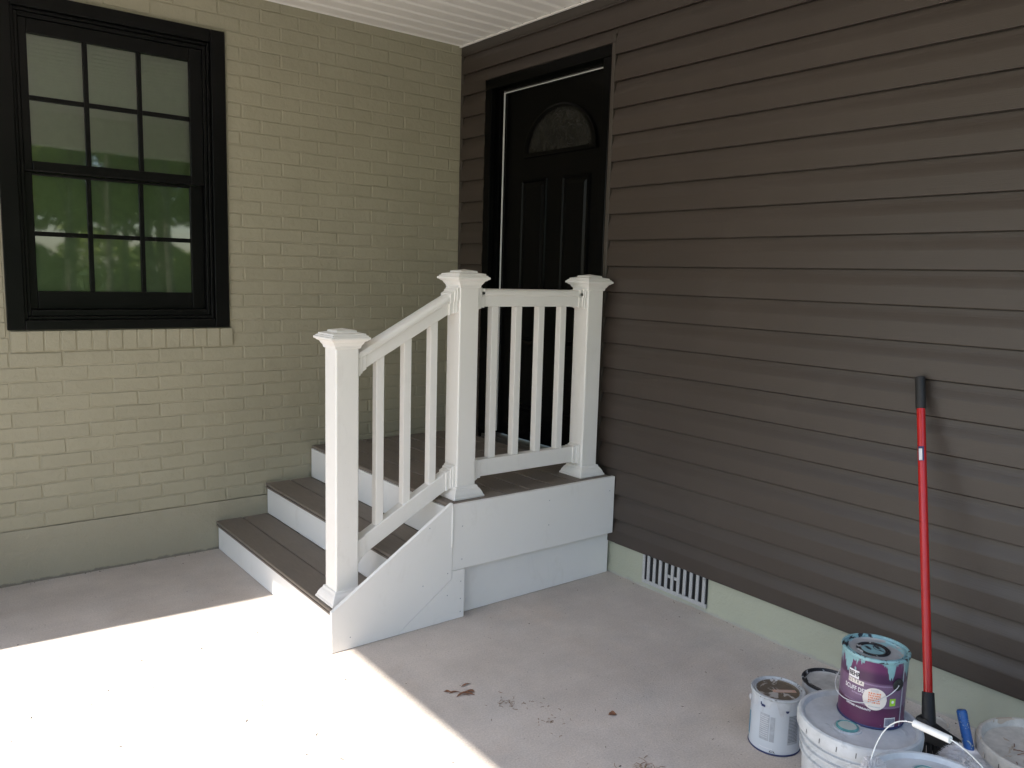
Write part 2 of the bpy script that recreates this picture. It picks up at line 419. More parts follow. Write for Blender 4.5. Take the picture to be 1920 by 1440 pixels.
for i, (a, xc, z, L) in enumerate(cand):
    jx, jy, jz = rb.uniform(-.0008, .0008), rb.uniform(-.0012, .0012), rb.uniform(-.0012, .0012)
    vi = rb.randrange(14); std = abs(L-(BPL-.0065)) < .012
    if i < 300:
        if std:
            o = put('brick', BME[vi], MB_, bw, (xc+jx, jy, z+jz)); o.scale.x = L/(BPL-.0065)
        else: put('brick', brick_mesh(L, i).mesh('brick', 0, 1, 14), MB_, bw, (xc+jx, jy, z+jz))
    else:
        m = BM_[vi] if std else brick_mesh(L, i)
        rest.add([(x*(L/(BPL-.0065) if std else 1)+xc, y+jy, zz+z) for x, y, zz in m.v], m.f)
tag(rest.build('remaining_bricks', MB_, bw, 0, 1, 14), kind='stuff')
# header sill under window: bricks on edge
nb = 15; x0, x1 = -2.461, -1.449; w = (x1-x0)/nb
for i in range(nb):
    r = random.Random(900+i); m = MB().box(x0+i*w+.003, x0+(i+1)*w-.003, -.013+r.uniform(-.002, .002), .03, 1.105+r.uniform(-.002, .002), 1.1985)
    m.build('sill_brick', MB_, bw, .0035, 2)
MB().box(x0, x1, -.008, .03, 1.107, 1.196).build('sill_mortar', MMORT, bw)
fo = MB(); n = 60
for i in range(n):   # painted concrete footing, slightly wavy foot
    xa = PX0+.02+(-PX0-.02)*i/n; xb = PX0+.02+(-PX0-.02)*(i+1)/n
    fo.box(xa, xb, .0005, .1, -.05, .2585)
fo = MB(); nx, nz = 120, 10; vs = []; fs = []
for j in range(nz+1):
    for i in range(nx+1):
        x = PX0+.02+(-PX0-.021)*i/nx; z = -.02+.2805*j/nz
        y = -.003+.0022*math.sin(x*7+1)+.0015*math.sin(x*23+z*30)+(.004 if j == nz else 0)
        if j <= 1: y -= .004*(.5+.5*math.sin(x*11.3)*math.sin(x*5.1+2))
        vs.append((x, y, z))
for j in range(nz):
    for i in range(nx): fs.append((j*(nx+1)+i, j*(nx+1)+i+1, (j+1)*(nx+1)+i+1, (j+1)*(nx+1)+i))
fo.add(vs, fs); fo.box(PX0+.02, 0, .006, .1, -.05, .259)
fo.build('foundation', MF1, bw, 0, 1, 60)

# ------------------------------------------------------------------ siding wall
sw = thing('siding_wall', 'dark brown vinyl lap siding wall above a pale green footing', 'wall')
EX, ZS, SOUT = .12744, .17512, .0225
YE = -5.0
DL, DR, DT = -.268, -1.316, 2.650         # door casing outline
prof = [(.0006, .0100), (.0006, .0010), (.0150, -.0010), (SOUT-.0016, -.0008), (SOUT-.0004, .0004), (SOUT, .0024), (SOUT-.0014, .0640), (SOUT-.0022, .0690), (SOUT-.0036, .0745), (SOUT-.0056, .0810), (SOUT-.0082, .0885), (SOUT-.0110, .0965), (SOUT-.0132, .1050), (SOUT-.0146, .1140), (SOUT-.0152, .1220), (.0010, .1225), (.0006, .1262), (.0, .1262), (.0, .0100)]
def course(y0, y1, z, zmax=None, dx=0, zmin=None):
    p = [(a, b) for a, b in prof]
    if zmax is not None:
        p = [(a, min(b, zmax-z)) for a, b in p]
    if zmin is not None: p = [(a, max(b, zmin-z)) for a, b in p]
    rr = random.Random(int(z*1000)+int(y0*77)); ny = max(2, int(abs(y1-y0)/.25)); vs = []; fs = []; n = len(p)
    for i in range(ny+1):
        y = y0+(y1-y0)*i/ny; w = .0007*math.sin(y*3.1+z*17)+rr.uniform(-.0003, .0003); dz = .0006*math.sin(y*1.7+z*5)
        for a, b in p: vs.append((-(a+(w+dx if a > .004 else 0)), y, z+b+dz))
    for i in range(ny):
        for j in range(n): fs.append((i*n+j, i*n+(j+1) % n, (i+1)*n+(j+1) % n, (i+1)*n+j))
    fs += [tuple(range(n)), tuple(ny*n+j for j in range(n))[::-1]]
    m = MB().add(vs, fs); return m
nc = 21; ZTOP = 2.832
def long_course(i, ya, z, zm):      # panels come two courses at a time; their end laps fall at the same place
    ys = random.Random(500+i//2).choice((-1.9, -2.35, -2.75, -3.05, -3.5))+random.Random(i//2).uniform(-.1, .1)
    course(ya, ys, z, zm).build('siding_board', MSID, sw); course(ys+.012, YE, z, zm, .0009).build('siding_board', MSID, sw)
for i in range(nc):
    z = ZS+i*EX; zm = ZTOP if z+EX > ZTOP else None
    if z < DT-.005 and z+EX > .45:
        course(-.030, DL+.004, z, zm if zm else (None)).build('siding_board', MSID, sw)
        if z+EX > DT:    # above the head of the door
            course(DL+.006, DR-.028, z, None, 0, DT+.004).build('siding_board', MSID, sw)
        long_course(i, DR-.030, z, zm)
    else:
        long_course(i, -.030, z, zm)
MB().box(.001, .12, YE, DR+.06, .19, 2.9).box(.001, .12, DL-.06, .0, .19, 2.9).box(.001, .12, DR+.06, DL-.06, DT-.03, 2.9).box(.001, .12, DR+.06, DL-.06, .19, .50).build('sheathing', MTRIM, sw)
MB().box(-.019, .0, YE, -.004, ZTOP-.002, ZC-.009).build('frieze_trim', MTRIM, sw, .002)
MB().box(-.022, -.0195, YE, -.004, ZTOP+.008, ZTOP+.013).build('frieze_bead', MTRIM, sw)
MB().box(-.021, .0, -.029, -.006, .50, ZTOP-.003).build('corner_channel', MTRIM, sw, .003)
cm = MB().box(-.021, .0, DR-.027, DR-.002, .525, DT+.045); cm.build('door_channel', MTRIM, sw, .003)
MB().box(-.010, .0, YE, -1.48, ZS-.008, ZS-.0025).build('starter_strip', MTRIM, sw)
fo = MB(); nx, nz = 150, 8; vs = []; fs = []
for j in range(nz+1):
    for i in range(nx+1):
        y = -.01+(YE+.01)*i/nx; z = -.02+.205*j/nz
        x = .003+.0018*math.sin(y*9+1)+.0012*math.sin(y*31+z*40)
        if j <= 1: x -= .006*(.4+.6*abs(math.sin(y*6.1)*math.sin(y*2.3+2)))
        vs.append((x, y, z))
for j in range(nz):
    for i in range(nx):
        fs.append((j*(nx+1)+i, j*(nx+1)+i+1, (j+1)*(nx+1)+i+1, (j+1)*(nx+1)+i))
fo.add(vs, fs); fo.box(.012, .12, YE, -.01, -.05, .185); fo.build('foundation', MF2, sw, 0, 1, 60)

# foundation vent
vt = thing('foundation_vent', 'worn grey metal foundation vent with vertical slats in green footing', 'vent', (-.003, 0, 0))
VY0, VY1, VZ0, VZ1 = -1.680, -2.072, .030, .190
MB().box(-.001, .004, VY1, VY0, VZ0, VZ1-.015).build('dark_opening', MDARK, vt)
fr = MB().box(-.007, .002, VY1-.003, VY0+.003, VZ0-.006, VZ0+.012).box(-.007, .002, VY0-.012, VY0+.003, VZ0+.0125, VZ1-.016)
fr.build('vent_frame', MVENT, vt, .0012)
ns = 10; pw = (VY0-.014-VY1)/ns
for i in range(ns):
    ya = VY0-.014-pw*(i+.5)-pw*.08
    r = random.Random(i)
    MB().box(-.0065-r.uniform(0, .001), .001, ya-pw*.22, ya+pw*.22, VZ0+.0125, VZ1-.017).build('slat', MVENT, vt, .0015)
yc = VY0-.014-pw*5.0
for dy in (-pw*.08, pw*.95): MB().box(-.0058, .001, yc+dy-pw*.5+pw*.29-.002, yc+dy+pw*.21, .098, .112).build('cross_bar', MVENT, vt, .001)

# ------------------------------------------------------------------ door
dr = thing('front_door', 'black panelled door with half round glass behind the white railing', 'door')
def fbox(name, m, mat, parent, bev=.002): return m.build(name, mat, parent, bev)
fbox('casing', MB().box(-.022, .0, DL-.062, DL, .520, DT-.058), MBLACK, dr, .004)
fbox('casing', MB().box(-.022, .0, DR, DR+.055, .520, DT-.058), MBLACK, dr, .004)
fbox('casing', MB().box(-.022, .0, DR, DL, DT-.0575, DT), MBLACK, dr, .004)
JL, JR, JT = -.335, -1.262, 2.592
fbox('jamb', MB().box(-.004, .11, JL, JL+.028, .520, JT), MBLACK, dr)
fbox('jamb', MB().box(-.004, .11, JR-.028, JR, .520, JT), MBLACK, dr)
fbox('jamb', MB().box(-.004, .11, JR-.028, JL+.028, JT+.001, JT+.03), MBLACK, dr)
# stops stand in front of the slab; white weatherstrip shows at their edge
XS = .052
fbox('door_stop', MB().box(.014, XS-.004, JL-.034, JL-.001, .556, JT-.001), MBLACK, dr)
fbox('door_stop', MB().box(.014, XS-.004, JR+.001, JR+.028, .556, JT-.001), MBLACK, dr)
fbox('door_stop', MB().box(.014, XS-.004, JR+.029, JL-.035, JT-.018, JT-.001), MBLACK, dr)
fbox('weatherstrip', MB().box(XS-.012, XS-.003, JL-.0385, JL-.0345, .562, JT-.010), MSTRIP, dr, .001)
fbox('weatherstrip', MB().box(XS-.012, XS-.003, JR+.03, JL-.039, JT-.0225, JT-.0185), MSTRIP, dr, .001)
fbox('threshold', MB().box(-.03, .11, JR-.02, JL+.02, .5165, .545), simple('threshold_metal', (.05, .045, .04), .4), dr, .004)
sl_ = dr
slab_ = MB().box(XS, XS+.04, JR+.004, JL-.004, .552, JT-.004)
body = fbox('slab', slab_, MBLACK, dr, .002)
DCY = -.865; LZ = 2.205                       # lite centre
def arch(r, rz, y=DCY, z=LZ, n=28): return [(y+r*math.cos(math.pi*i/n), z+rz*math.sin(math.pi*i/n)) for i in range(n+1)]
o_, i_ = arch(.305, .265, z=LZ-.022), arch(.262, .222)
fr = MB(); n = len(o_)
pts = lambda poly, x: [(x, a, b) for a, b in poly]
fr.add(pts(o_, XS-.0005)+pts(o_, XS-.012)+pts([((a[0]+b[0])/2, (a[1]+b[1])/2) for a, b in zip(o_, i_)], XS-.016)+pts(i_, XS-.010)+pts(i_, XS-.0005),
       [(k*n+i, k*n+(i+1) % n, (k+1)*n+(i+1) % n, (k+1)*n+i) for k in range(4) for i in range(n)])
fr.build('lite_frame', MBLACK, dr, 0, 1, 40)
def m_obscure():
    k = N('obscure_glass', .12, .3); f = k.noise(16, None, 3, .6, 1.5); k.col(k.ramp(f, [(.3, (.004, .004, .004)), (.7, (.018, .0175, .016))])); k.bump(f, .01); return k.m
lm = MB(); nn = len(i_); lm.add(pts(i_, XS-.003), [tuple(range(nn))]); lm.build('pane', m_obscure(), dr)
def panel(y0, y1, z0, z1):
    y0, y1 = sorted((y0, y1)); m = MB(); P = lambda d, x: [(x, y0+d, z0+d), (x, y1-d, z0+d), (x, y1-d, z1-d), (x, y0+d, z1-d)]
    rings = P(0, XS-.0008)+P(.004, XS-.008)+P(.010, XS-.009)+P(.017, XS-.0015)+P(.030, XS-.0012)+P(.045, XS-.007)
    m.add(rings, [(k*4+i, k*4+(i+1) % 4, (k+1)*4+(i+1) % 4, (k+1)*4+i) for k in range(5) for i in range(4)]+[(20, 21, 22, 23)])
    m.build('door_panel', MBLACK, dr, 0, 1)
for a, b in ((-.548, -.775), (-.902, -1.128)):
    panel(a, b, 1.34, 2.060); panel(a, b, .72, 1.16)

# ------------------------------------------------------------------ window
wn = thing('window', 'black double hung window with grid panes in the tan brick wall', 'window')
x0, x1, z0, z1 = WIN
def ring(name, x0, x1, z0, z1, wl, wr, wb, wt, ya, yb, mat=MBLACKW, bev=.003):
    MB().box(x0, x0+wl, ya, yb, z0, z1).build(name, mat, wn, bev)
    MB().box(x1-wr, x1, ya, yb, z0, z1).build(name, mat, wn, bev)
    MB().box(x0+wl+.0004, x1-wr-.0004, ya, yb, z1-wt, z1).build(name, mat, wn, bev)
    MB().box(x0+wl+.0004, x1-wr-.0004, ya, yb, z0, z0+wb).build(name, mat, wn, bev)
ring('casing', x0, x1, z0, z1, .072, .072, .045, .062, -.016, .10)
ring('casing_bead', x0+.0725, x1-.0725, z0+.0455, z1-.0625, .014, .014, .016, .014, .006, .10)
ring('frame', x0+.087, x1-.087, z0+.062, z1-.077, .016, .016, .030, .020, .020, .10)
gx0, gx1 = -2.333, -1.632
ring('upper_sash', x0+.1035, x1-.1035, 1.925, z1-.0975, gx0-(x0+.1035), (x1-.1035)-gx1, .046, z1-.0975-2.528, .030, .055)
ring('lower_sash', x0+.1035, x1-.1035, z0+.0925, 1.9245, gx0-(x0+.1035), (x1-.1035)-gx1, 1.380-(z0+.0925), .014, .058, .083)
for (za, zb_, yg) in ((1.971, 2.528, .042), (1.380, 1.9105, .070)):
    cx = [gx0+(gx1-gx0)*i/3 for i in range(4)]; zc = (za+zb_)/2; mw = .0105
    for i in (1, 2): MB().box(cx[i]-mw, cx[i]+mw, yg-.009, yg+.012, za, zb_).build('muntin', MBLACKW, wn, .002)
    for i in range(3): MB().box(cx[i]+(mw if i else 0)+.0003, cx[i+1]-(mw if i < 2 else 0)-.0003, yg-.0085, yg+.011, zc-mw, zc+mw).build('muntin', MBLACKW, wn, .002)
    for i in range(3):
        for a, b in ((za, zc-mw), (zc+mw, zb_)):
            xa, xb = cx[i]+(mw if i else 0), cx[i+1]-(mw if i < 2 else 0)
            MB().add([(xa, yg, a), (xb, yg, a), (xb, yg, b), (xa, yg, b)], [(0, 1, 2, 3)]).build('pane', MGLASS, wn)
MB().box(gx0-.06, gx1+.06, .0845, .0875, 1.34, 2.58).build('shade', MSHADE, wn)
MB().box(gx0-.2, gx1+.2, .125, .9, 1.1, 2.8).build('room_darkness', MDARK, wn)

# ------------------------------------------------------------------ steps
st = thing('porch_steps', 'white boxed porch steps with dark brown deck boards up to the door', 'steps')
YO, YI = -.012, -1.4605
def deckb(x0, x1, z0, z1, nm='tread_board', y1=YI): return MB().box(x0, x1, y1, YO, z0, z1).build(nm, MDECK, st, .004, 2)
def nosing(x0, x1, z0, z1):
    p = [(x0, z0), (x0, z0+.0085), (x0+.008, z0+.0085), (x0+.008, z0+.0135), (x0, z0+.0135), (x0, z1-.003), (x0+.003, z1), (x1-.002, z1), (x1, z1-.002), (x1, z0)]
    MB().prism(p, lambda a, b, t: (a, t, b), YI, YO).build('tread_board', MDECK, st, .0006, 1)
nosing(-1.558, -1.4195, .1335, .158); deckb(-1.4130, -1.2735, .1335, .158)
nosing(-1.284, -1.1415, .3065, .331); deckb(-1.1350, -1.0125, .3065, .331)
MB().box(-1.547, -1.529, YI, YO, .002, .1325).build('riser', MPVC, st, .0015)
MB().box(-1.273, -1.255, YI, YO, .159, .3055).build('riser', MPVC, st, .0015)
MB().box(-1.0115, -.9935, YI, YO, .332, .4975).build('riser', MPVC, st, .0015)
gaps = [-1.0105, -.835, -.690, -.547, -.404, -.260, -.117, -.0225]
for a, b in zip(gaps, gaps[1:]): deckb(a+.0032, b-.0032, .4985, .516, 'landing_board', -1.4545)
fy = lambda y: (lambda a, b, t: (a, t, b))
MB().prism([(-1.581, .0015), (-1.2835, .0015), (-1.0125, .191), (-1.0125, .531), (-1.021, .531), (-1.581, .172)], fy(0), -1.480, -1.462).build('side_panel', MPVC, st, .0012, 1)
MB().prism([(-1.2815, .0015), (-.945, .0015), (-.945, .224), (-1.0105, .224), (-1.0105, .1905)], fy(0), -1.4797, -1.462).build('side_panel', MPVC, st, .0008, 1)
MB().box(-1.0100, -.026, -1.4775, -1.4560, .2255, .520).build('skirt_panel', MPVC, st, .0012, 1)
MB().box(-1.0180, -1.0108, -1.4835, -1.4805, .335, .515).build('trim_strip', MPVC, st, .0006, 1)
MB().box(-.944, -.014, -1.437, -1.419, .0015, .2252).build('skirt_panel', MPVC, st, .0012, 1)
MB().box(-.94, -.03, -1.415, -.02, .01, .495).build('dark_infill', MDARK, st)  # solid near-black block stands in for the darkness under the boards
for x, z in [(-1.50, .05), (-1.16, .19), (-1.035, .22), (-1.035, .12), (-.965, .17), (-.965, .09), (-.965, .03), (-.96, .42), (-.96, .27), (-.46, .46), (-.46, .34), (-.06, .45), (-1.13, .44)]:
    y = -1.4801 if x < -1.012 else (-1.4798 if z < .2255 else -1.4776)
    if z > .224 and x > -1.012: y = -1.4776
    if x < -1.012 and z > .172+(x+1.581)*.641-.02: continue
    MB().prism([(x+.0028*math.cos(a*math.pi/4), z+.0028*math.sin(a*math.pi/4)) for a in range(8)], fy(0), y, y-.0006).build('screw_plug', MGLBL, st)

# ------------------------------------------------------------------ railing
rl = thing('railing', 'white vinyl railing with capped posts beside the steps and landing', 'railing')
PY = -1.333
def post(x, zb, zt):
    p = MB().box(x-.0508, x+.0508, PY-.0508, PY+.0508, zb+.001, zt-.03).build('post', MWHITE, rl, .006, 3)
    MB().sqlathe([(.0825, zb+.0005), (.0825, zb+.008), (.078, zb+.012), (.075, zb+.022), (.067, zb+.036), (.060, zb+.043), (.0575, zb+.052), (.0515, zb+.054)], (x, PY)).build('base_trim', MWHITE, p, .0015, 1)
    h = zt
    MB().sqlathe([(.0515, h-.074), (.0560, h-.072), (.0575, h-.062), (.0640, h-.054), (.0680, h-.046), (.0760, h-.042), (.0790, h-.038), (.0850, h-.036), (.0855, h-.028), (.0790, h-.025), (.0780, h-.021), (.0715, h-.019), (.0710, h-.013), (.0440, h-.008), (.0435, h-.002), (.0420, h-.0008), (.001, h+.006)], (x, PY)).build('post_cap', MWHITE, p, .0012, 1)
P1, P2, P3 = -1.465, -.881, -.123
post(P1, .158, 1.281); post(P2, .516, 1.530); post(P3, .516, 1.525)
SL = .54
TR = [(-.0375, .030), (-.033, .040), (-.012, .044), (.012, .044), (.033, .040), (.0375, .030), (.0375, .016), (.026, .012), (.026, -.036), (-.026, -.036), (-.026, .012), (-.0375, .016)]
BR = [(-.022, .038), (.022, .038), (.024, .034), (.024, -.040), (-.024, -.040), (-.024, .034)]
def rail(name, prof, xa, xb, za, slope, k=1.0):
    f = lambda a, b, t: (t, PY+a, za+(t-xa)*slope+b*k)
    return MB().prism(prof, f, xa, xb).build(name, MWHITE, rl, .0015, 1)
xa, xb = P1+.0515, P2-.0515
ztop = lambda x: 1.270+(x+1.175)*SL           # centre of top stair rail
rail('top_rail', TR, xa, xb, ztop(xa), SL, 1.08)
zbot = lambda x: .487+(x+1.175)*SL
rail('bottom_rail', BR, xa, xb, zbot(xa), SL, 1.05)
fa, fb = P2+.0515, P3-.0515
rail('top_rail', TR, fa, fb, 1.409, 0); rail('bottom_rail', BR, fa, fb, .634, 0)
for x in (-1.300, -1.170, -1.040):
    MB().prism([(x-.018, zbot(x-.018)+.0345), (x+.018, zbot(x+.018)+.0345), (x+.018, ztop(x+.018)-.0365), (x-.018, ztop(x-.018)-.0365)], fy(0), PY-.018, PY+.018).build('baluster', MWHITE, rl, .0022, 2)
for x in (-.715, -.578, -.441, -.303):
    MB().box(x-.018, x+.018, PY-.018, PY+.018, .6725, 1.3725).build('baluster', MWHITE, rl, .0022, 2)
def bracket(x, zc, slope, sgn, h0, h1, hw):
    """rail sleeve against a post: sgn +1 post lies at smaller x"""
    for (l, w, g) in ((.012, hw+.013, .010), (.022, hw+.010, .007), (.042, hw+.0055, .003)):
        a, b = (x, x+sgn*l)
        f = lambda p, q, t: (t, p, q+zc+(t-x)*slope)
        MB().prism([(PY-w, -h0-g), (PY+w, -h0-g), (PY+w, h1+g), (PY-w, h1+g)], f, a, b).build('rail_bracket', MWHITE, rl, .0016, 2)
bracket(xa, ztop(xa), SL, 1, .040, .012, .027); bracket(xb, ztop(xb), SL, -1, .040, .012, .027)
bracket(xb, ztop(xb)+.012, SL*1.15, -1, .0, .040, .034)
bracket(xa, zbot(xa), SL, 1, .042, .036, .0245); bracket(xb, zbot(xb), SL, -1, .042, .040, .0245)
for x, s in ((fa, 1), (fb, -1)):
    bracket(x, 1.409, 0, s, .037, .006, .027); bracket(x, 1.409, 0, s, -.016, .042, .032); bracket(x, .634, 0, s, .042, .036, .0245)

# ------------------------------------------------------------------ paint cans and buckets
def facing(c): return math.atan2(CAM.y-c[1], CAM.x-c[0])
def can(name, label, c, z, body, lid, rim, group, rot=0, R=.0835, H=.19):
    t = thing(name, label, 'paint can', (c[0], c[1], z), group)
    MB().lathe([(.001, .0006), (R-.0015, .0006), (R, .003), (R-.0012, .007), (R-.0012, H-.012), (R-.0004, H-.010), (R-.0004, H-.006)], 56, (0, 0), False).build('body', body, t, 0, 1, 35)
    MB().lathe([(R, .0005), (R+.0012, .003), (R, .006), (R-.001, .0062)], 56, (0, 0), False).build('bottom_seam', MNAVY, t, 0, 1, 60)
    MB().lathe([(R-.0004, H-.008), (R+.0022, H-.006), (R+.0025, H-.001), (R+.0005, H+.0015), (R-.004, H+.001), (R-.006, H-.004), (R-.010, H-.006), (R-.013, H-.002), (R-.015, H-.003)], 56, (0, 0), False).build('rim', rim, t, 0, 1, 40)
    MB().lathe([(R-.0152, H-.02), (R-.0152, H-.003), (R-.018, H-.006), (R-.02, H-.0066), (.03, H-.0064), (.001, H-.0062)], 56).build('lid', lid, t, 0, 1, 40)
    return t
def wrap(t, name, polys, mat, R, ang, z, zoff=.0):
    """flat outlines (w,h) in metres wrapped onto the tin at angle ang"""
    m = MB()
    for vs, fs in polys: m.add([((R)*math.cos(ang+x/R), (R)*math.sin(ang+x/R), z+y) for x, y in vs], fs)
    o = m.build(name, mat, t, 0, 1)
    if len(polys) > 6: o['kind'] = 'stuff'
    return o
def quad(x0, x1, y0, y1, nx=8):
    vs = []; 
    for i in range(nx+1):
        x = x0+(x1-x0)*i/nx; vs += [(x, y0), (x, y1)]
    return vs, [(2*i, 2*i+2, 2*i+3, 2*i+1) for i in range(nx)]
def disc(r, n=28, cx=0, cy=0):
    vs = []; fs = []
    for i in range(n+1):
        x = -r+2*r*i/n; h = math.sqrt(max(0, r*r-x*x)); vs += [(cx+x, cy-h-1e-5), (cx+x, cy+h+1e-5)]
    return vs, [(2*i, 2*i+2, 2*i+3, 2*i+1) for i in range(n)]
def text(t, name, s, size, mat, R, ang, z, bold=.0, sx=1.0, tilt=0):
    cu = bpy.data.curves.new('lettering', 'FONT'); cu.body = s; cu.size = size; cu.offset = bold; cu.resolution_u = 3; cu.align_x = 'LEFT'
    o = bpy.data.objects.new('lettering', cu); COL.objects.link(o)
    dg = bpy.context.evaluated_depsgraph_get(); me = bpy.data.meshes.new_from_object(o.evaluated_get(dg))
    bpy.data.objects.remove(o)
    for v in me.vertices:
        x, y = v.co.x*sx, v.co.y+tilt*v.co.x
        v.co = (R*math.cos(ang+x/R), R*math.sin(ang+x/R), z+y)
    me.materials.clear(); return put(name, me, mat, t)

B1 = (-.918, -3.292); ZL = .372
def bucket(name, label, c, z0, H, R, lidmat, group, spout=None, dish=.012):
    t = thing(name, label, 'bucket', (c[0], c[1], z0), group)
    k = R-.012
    b = [(.001, .0006), (k-.022, .0006), (k-.020, .004)]
    b += [(k-.006, H-.11), (k-.0055, H-.108), (k+.001, H-.106), (k+.001, H-.102), (k-.005, H-.100), (k-.0045, H-.082), (k+.003, H-.080), (k+.003, H-.076), (k-.004, H-.074), (k-.003, H-.058), (k+.004, H-.056), (k+.004, H-.052), (k-.002, H-.050), (k-.001, H-.02)]
    MB().lathe(b, 72, (0, 0), False).build('body', MBUCK, t, 0, 1, 35)
    MB().lathe([(R-.004, H-.036), (R, H-.034), (R+.001, H-.012), (R-.002, H-.003), (R-.007, H), (R-.013, H-.001), (R-.019, H-dish), (R-.03, H-dish-.001), (.02, H-dish-.0005), (.001, H-dish)], 72, (0, 0), True).build('lid', lidmat, t, 0, 1, 32)
    for i in range(11):
        a = facing(c)-1.5+i*.3
        MB().add([((R+.0016)*math.cos(a+d), (R+.0016)*math.sin(a+d), z) for d, z in ((-.006, H-.030), (.006, H-.030), (.008, H-.016), (-.004, H-.016))], [(0, 1, 2, 3)]).build('rim_slot', MINK, t)
    if spout:
        sp = MB().lathe([(.036, H-dish-.001), (.036, H-dish+.002), (.033, H-dish+.0025), (.032, H-dish+.001), (.029, H-dish+.001)], 36, spout).build('spout_ring', MBUCK, t, 0, 1, 40)
        MB().lathe([(.0285, H-dish), (.0285, H-dish+.004), (.024, H-dish+.006), (.0235, H-dish+.004)], 36, spout).build('spout_cap', MTEALC, t, 0, 1, 40)
        MB().lathe([(.0232, H-dish), (.0232, H-dish+.004), (.018, H-dish+.0045), (.001, H-dish+.005)], 36, spout).build('spout_plug', MCAPG, t, 0, 1, 40)
    return t
bk1 = bucket('paint_bucket', 'large white lidded bucket with a purple can standing on its lid', B1, 0, ZL, .1555, MBUCK, None, (-.052, .004))
f1 = facing(B1)
text(bk1, 'lettering', 'N', .03, MINK, .1452, f1-.62, .19, -.0012)
wrap(bk1, 'logo_outline', [quad(-.004, .036, .034, .0355), quad(-.004, .036, -.011, -.0095), quad(-.004, -.0025, -.0095, .034, 1), quad(.0345, .036, -.0095, .034, 1)], MINK, .1452, f1-.62, .19)

BC = (-.855, -3.288); ZP = ZL-.0115
pc = can('paint_can', 'purple paint can with teal drips standing on the white bucket lid', BC, ZP, MPURP, MLIDG, MTEAL, None)
fp = facing(BC); RL = .0829
MB().lathe([(.042, .1828), (.043, .1855), (.040, .187), (.037, .1845), (.034, .186), (.030, .1845)], 40, (-.006, .004), False).build('lid_ring', MRIMB, pc, 0, 1, 40)
MB().lathe([(.030, .183), (.029, .1842), (.001, .1846)], 40, (-.006, .004)).build('lid_centre', MTEAL, pc, 0, 1, 40)
wrap(pc, 'logo_plate', [quad(-.0, .030, -.002, .020)], MWPR, RL, fp-.78, .126)
text(pc, 'lettering', 'BEHR', .0165, MINK, RL+.0003, fp-.765, .130, .0006, .80)
wrap(pc, 'name_plate', [quad(-.0, .044, -.002, .010, 10)], MCREAM, RL, fp-.78, .112)
text(pc, 'lettering', 'U L T R A', .0105, MINK, RL+.0003, fp-.765, .1135, .0001, .9)
text(pc, 'lettering', 'SCUFF DEFENSE', .0165, MWPR, RL, fp-.90, .0915, .0002, .78)
text(pc, 'lettering', 'LIFETIME WARRANTY', .0070, MWPR, RL, fp-.80, .0475, .0002)
text(pc, 'lettering', 'INTERIOR', .0062, MLAV, RL, fp-.62, .083, .0001)
for z in (.0600, .0625, .1185, .1205): wrap(pc, 'label_line', [quad(-.075 if z < .1 else -.022, .082, 0, .0007, 24)], MLAV, RL, fp, z)
wrap(pc, 'round_sticker', [disc(.0300)], MCREAM, RL+.0004, fp+.10, .083)
oc = []; rr = random.Random(5)
for j in range(5):
    x = -.016
    while x < .013:
        w = rr.uniform(.0018, .0045); oc.append(quad(x, x+w, .014-j*.0062, .0183-j*.0062, 2)); x += w+rr.uniform(.0008, .002)
wrap(pc, 'sticker_print', oc, MORANGE, RL+.0007, fp+.10, .082)
wrap(pc, 'sticker_print', [quad(x, x+.0006, .0195, .026, 1) for x in [-.011+.0016*i for i in range(12)]]+[quad(-.014+.0032*i, -.0120+.0032*i, -.0225, -.0195, 1) for i in range(9)], MGLBL, RL+.0007, fp+.10, .083)
wrap(pc, 'green_badge', [quad(-.0085, .0085, -.0100, .0100, 5)], MLIME, RL+.0003, fp+.66, .077)
wrap(pc, 'badge_mark', [disc(.0040, 10)], MWPR, RL+.0005, fp+.66, .078)
wrap(pc, 'barcode_plate', [quad(-.0150, .0150, -.0125, .0135, 6)], MWPR, RL+.0003, fp+.62, .021)
x = -.0130; bars = []
while x < .0120:
    w = rr.choice((.0005, .0008, .0013)); bars.append(quad(x, x+w, -.0085, .0115, 1)); x += w+rr.choice((.0005, .0009))
wrap(pc, 'barcode', bars, MNAVY, RL+.0006, fp+.62, .021)
wrap(pc, 'label_seam', [quad(-.0022, .0022, .004, .176, 2)], MGLBL, RL+.0004, fp+1.02, 0)
for a in (fp+.80, fp+.80+math.pi):
    e = MB().lathe([(.0165, 0), (.0165, .002), (.012, .004), (.005, .0045), (.001, .0035)], 20).build('handle_ear', MRUB, pc, 0, 1, 40)
    e.matrix_local = Matrix.Translation((RL*math.cos(a), RL*math.sin(a), .125)) @ Vector((math.cos(a), math.sin(a), 0)).to_track_quat('Z', 'Y').to_matrix().to_4x4()
pts_ = []
for i in range(41):
    q = i/40; a = fp+.80-math.pi*q; d = math.sin(math.pi*q); r = RL+.004+.010*d**2
    pts_.append((r*math.cos(a), r*math.sin(a), .125-.062*d**.8))
MB().tube(pts_, .0013, 8).build('bail', MSTEEL, pc, 0, 1, 60)

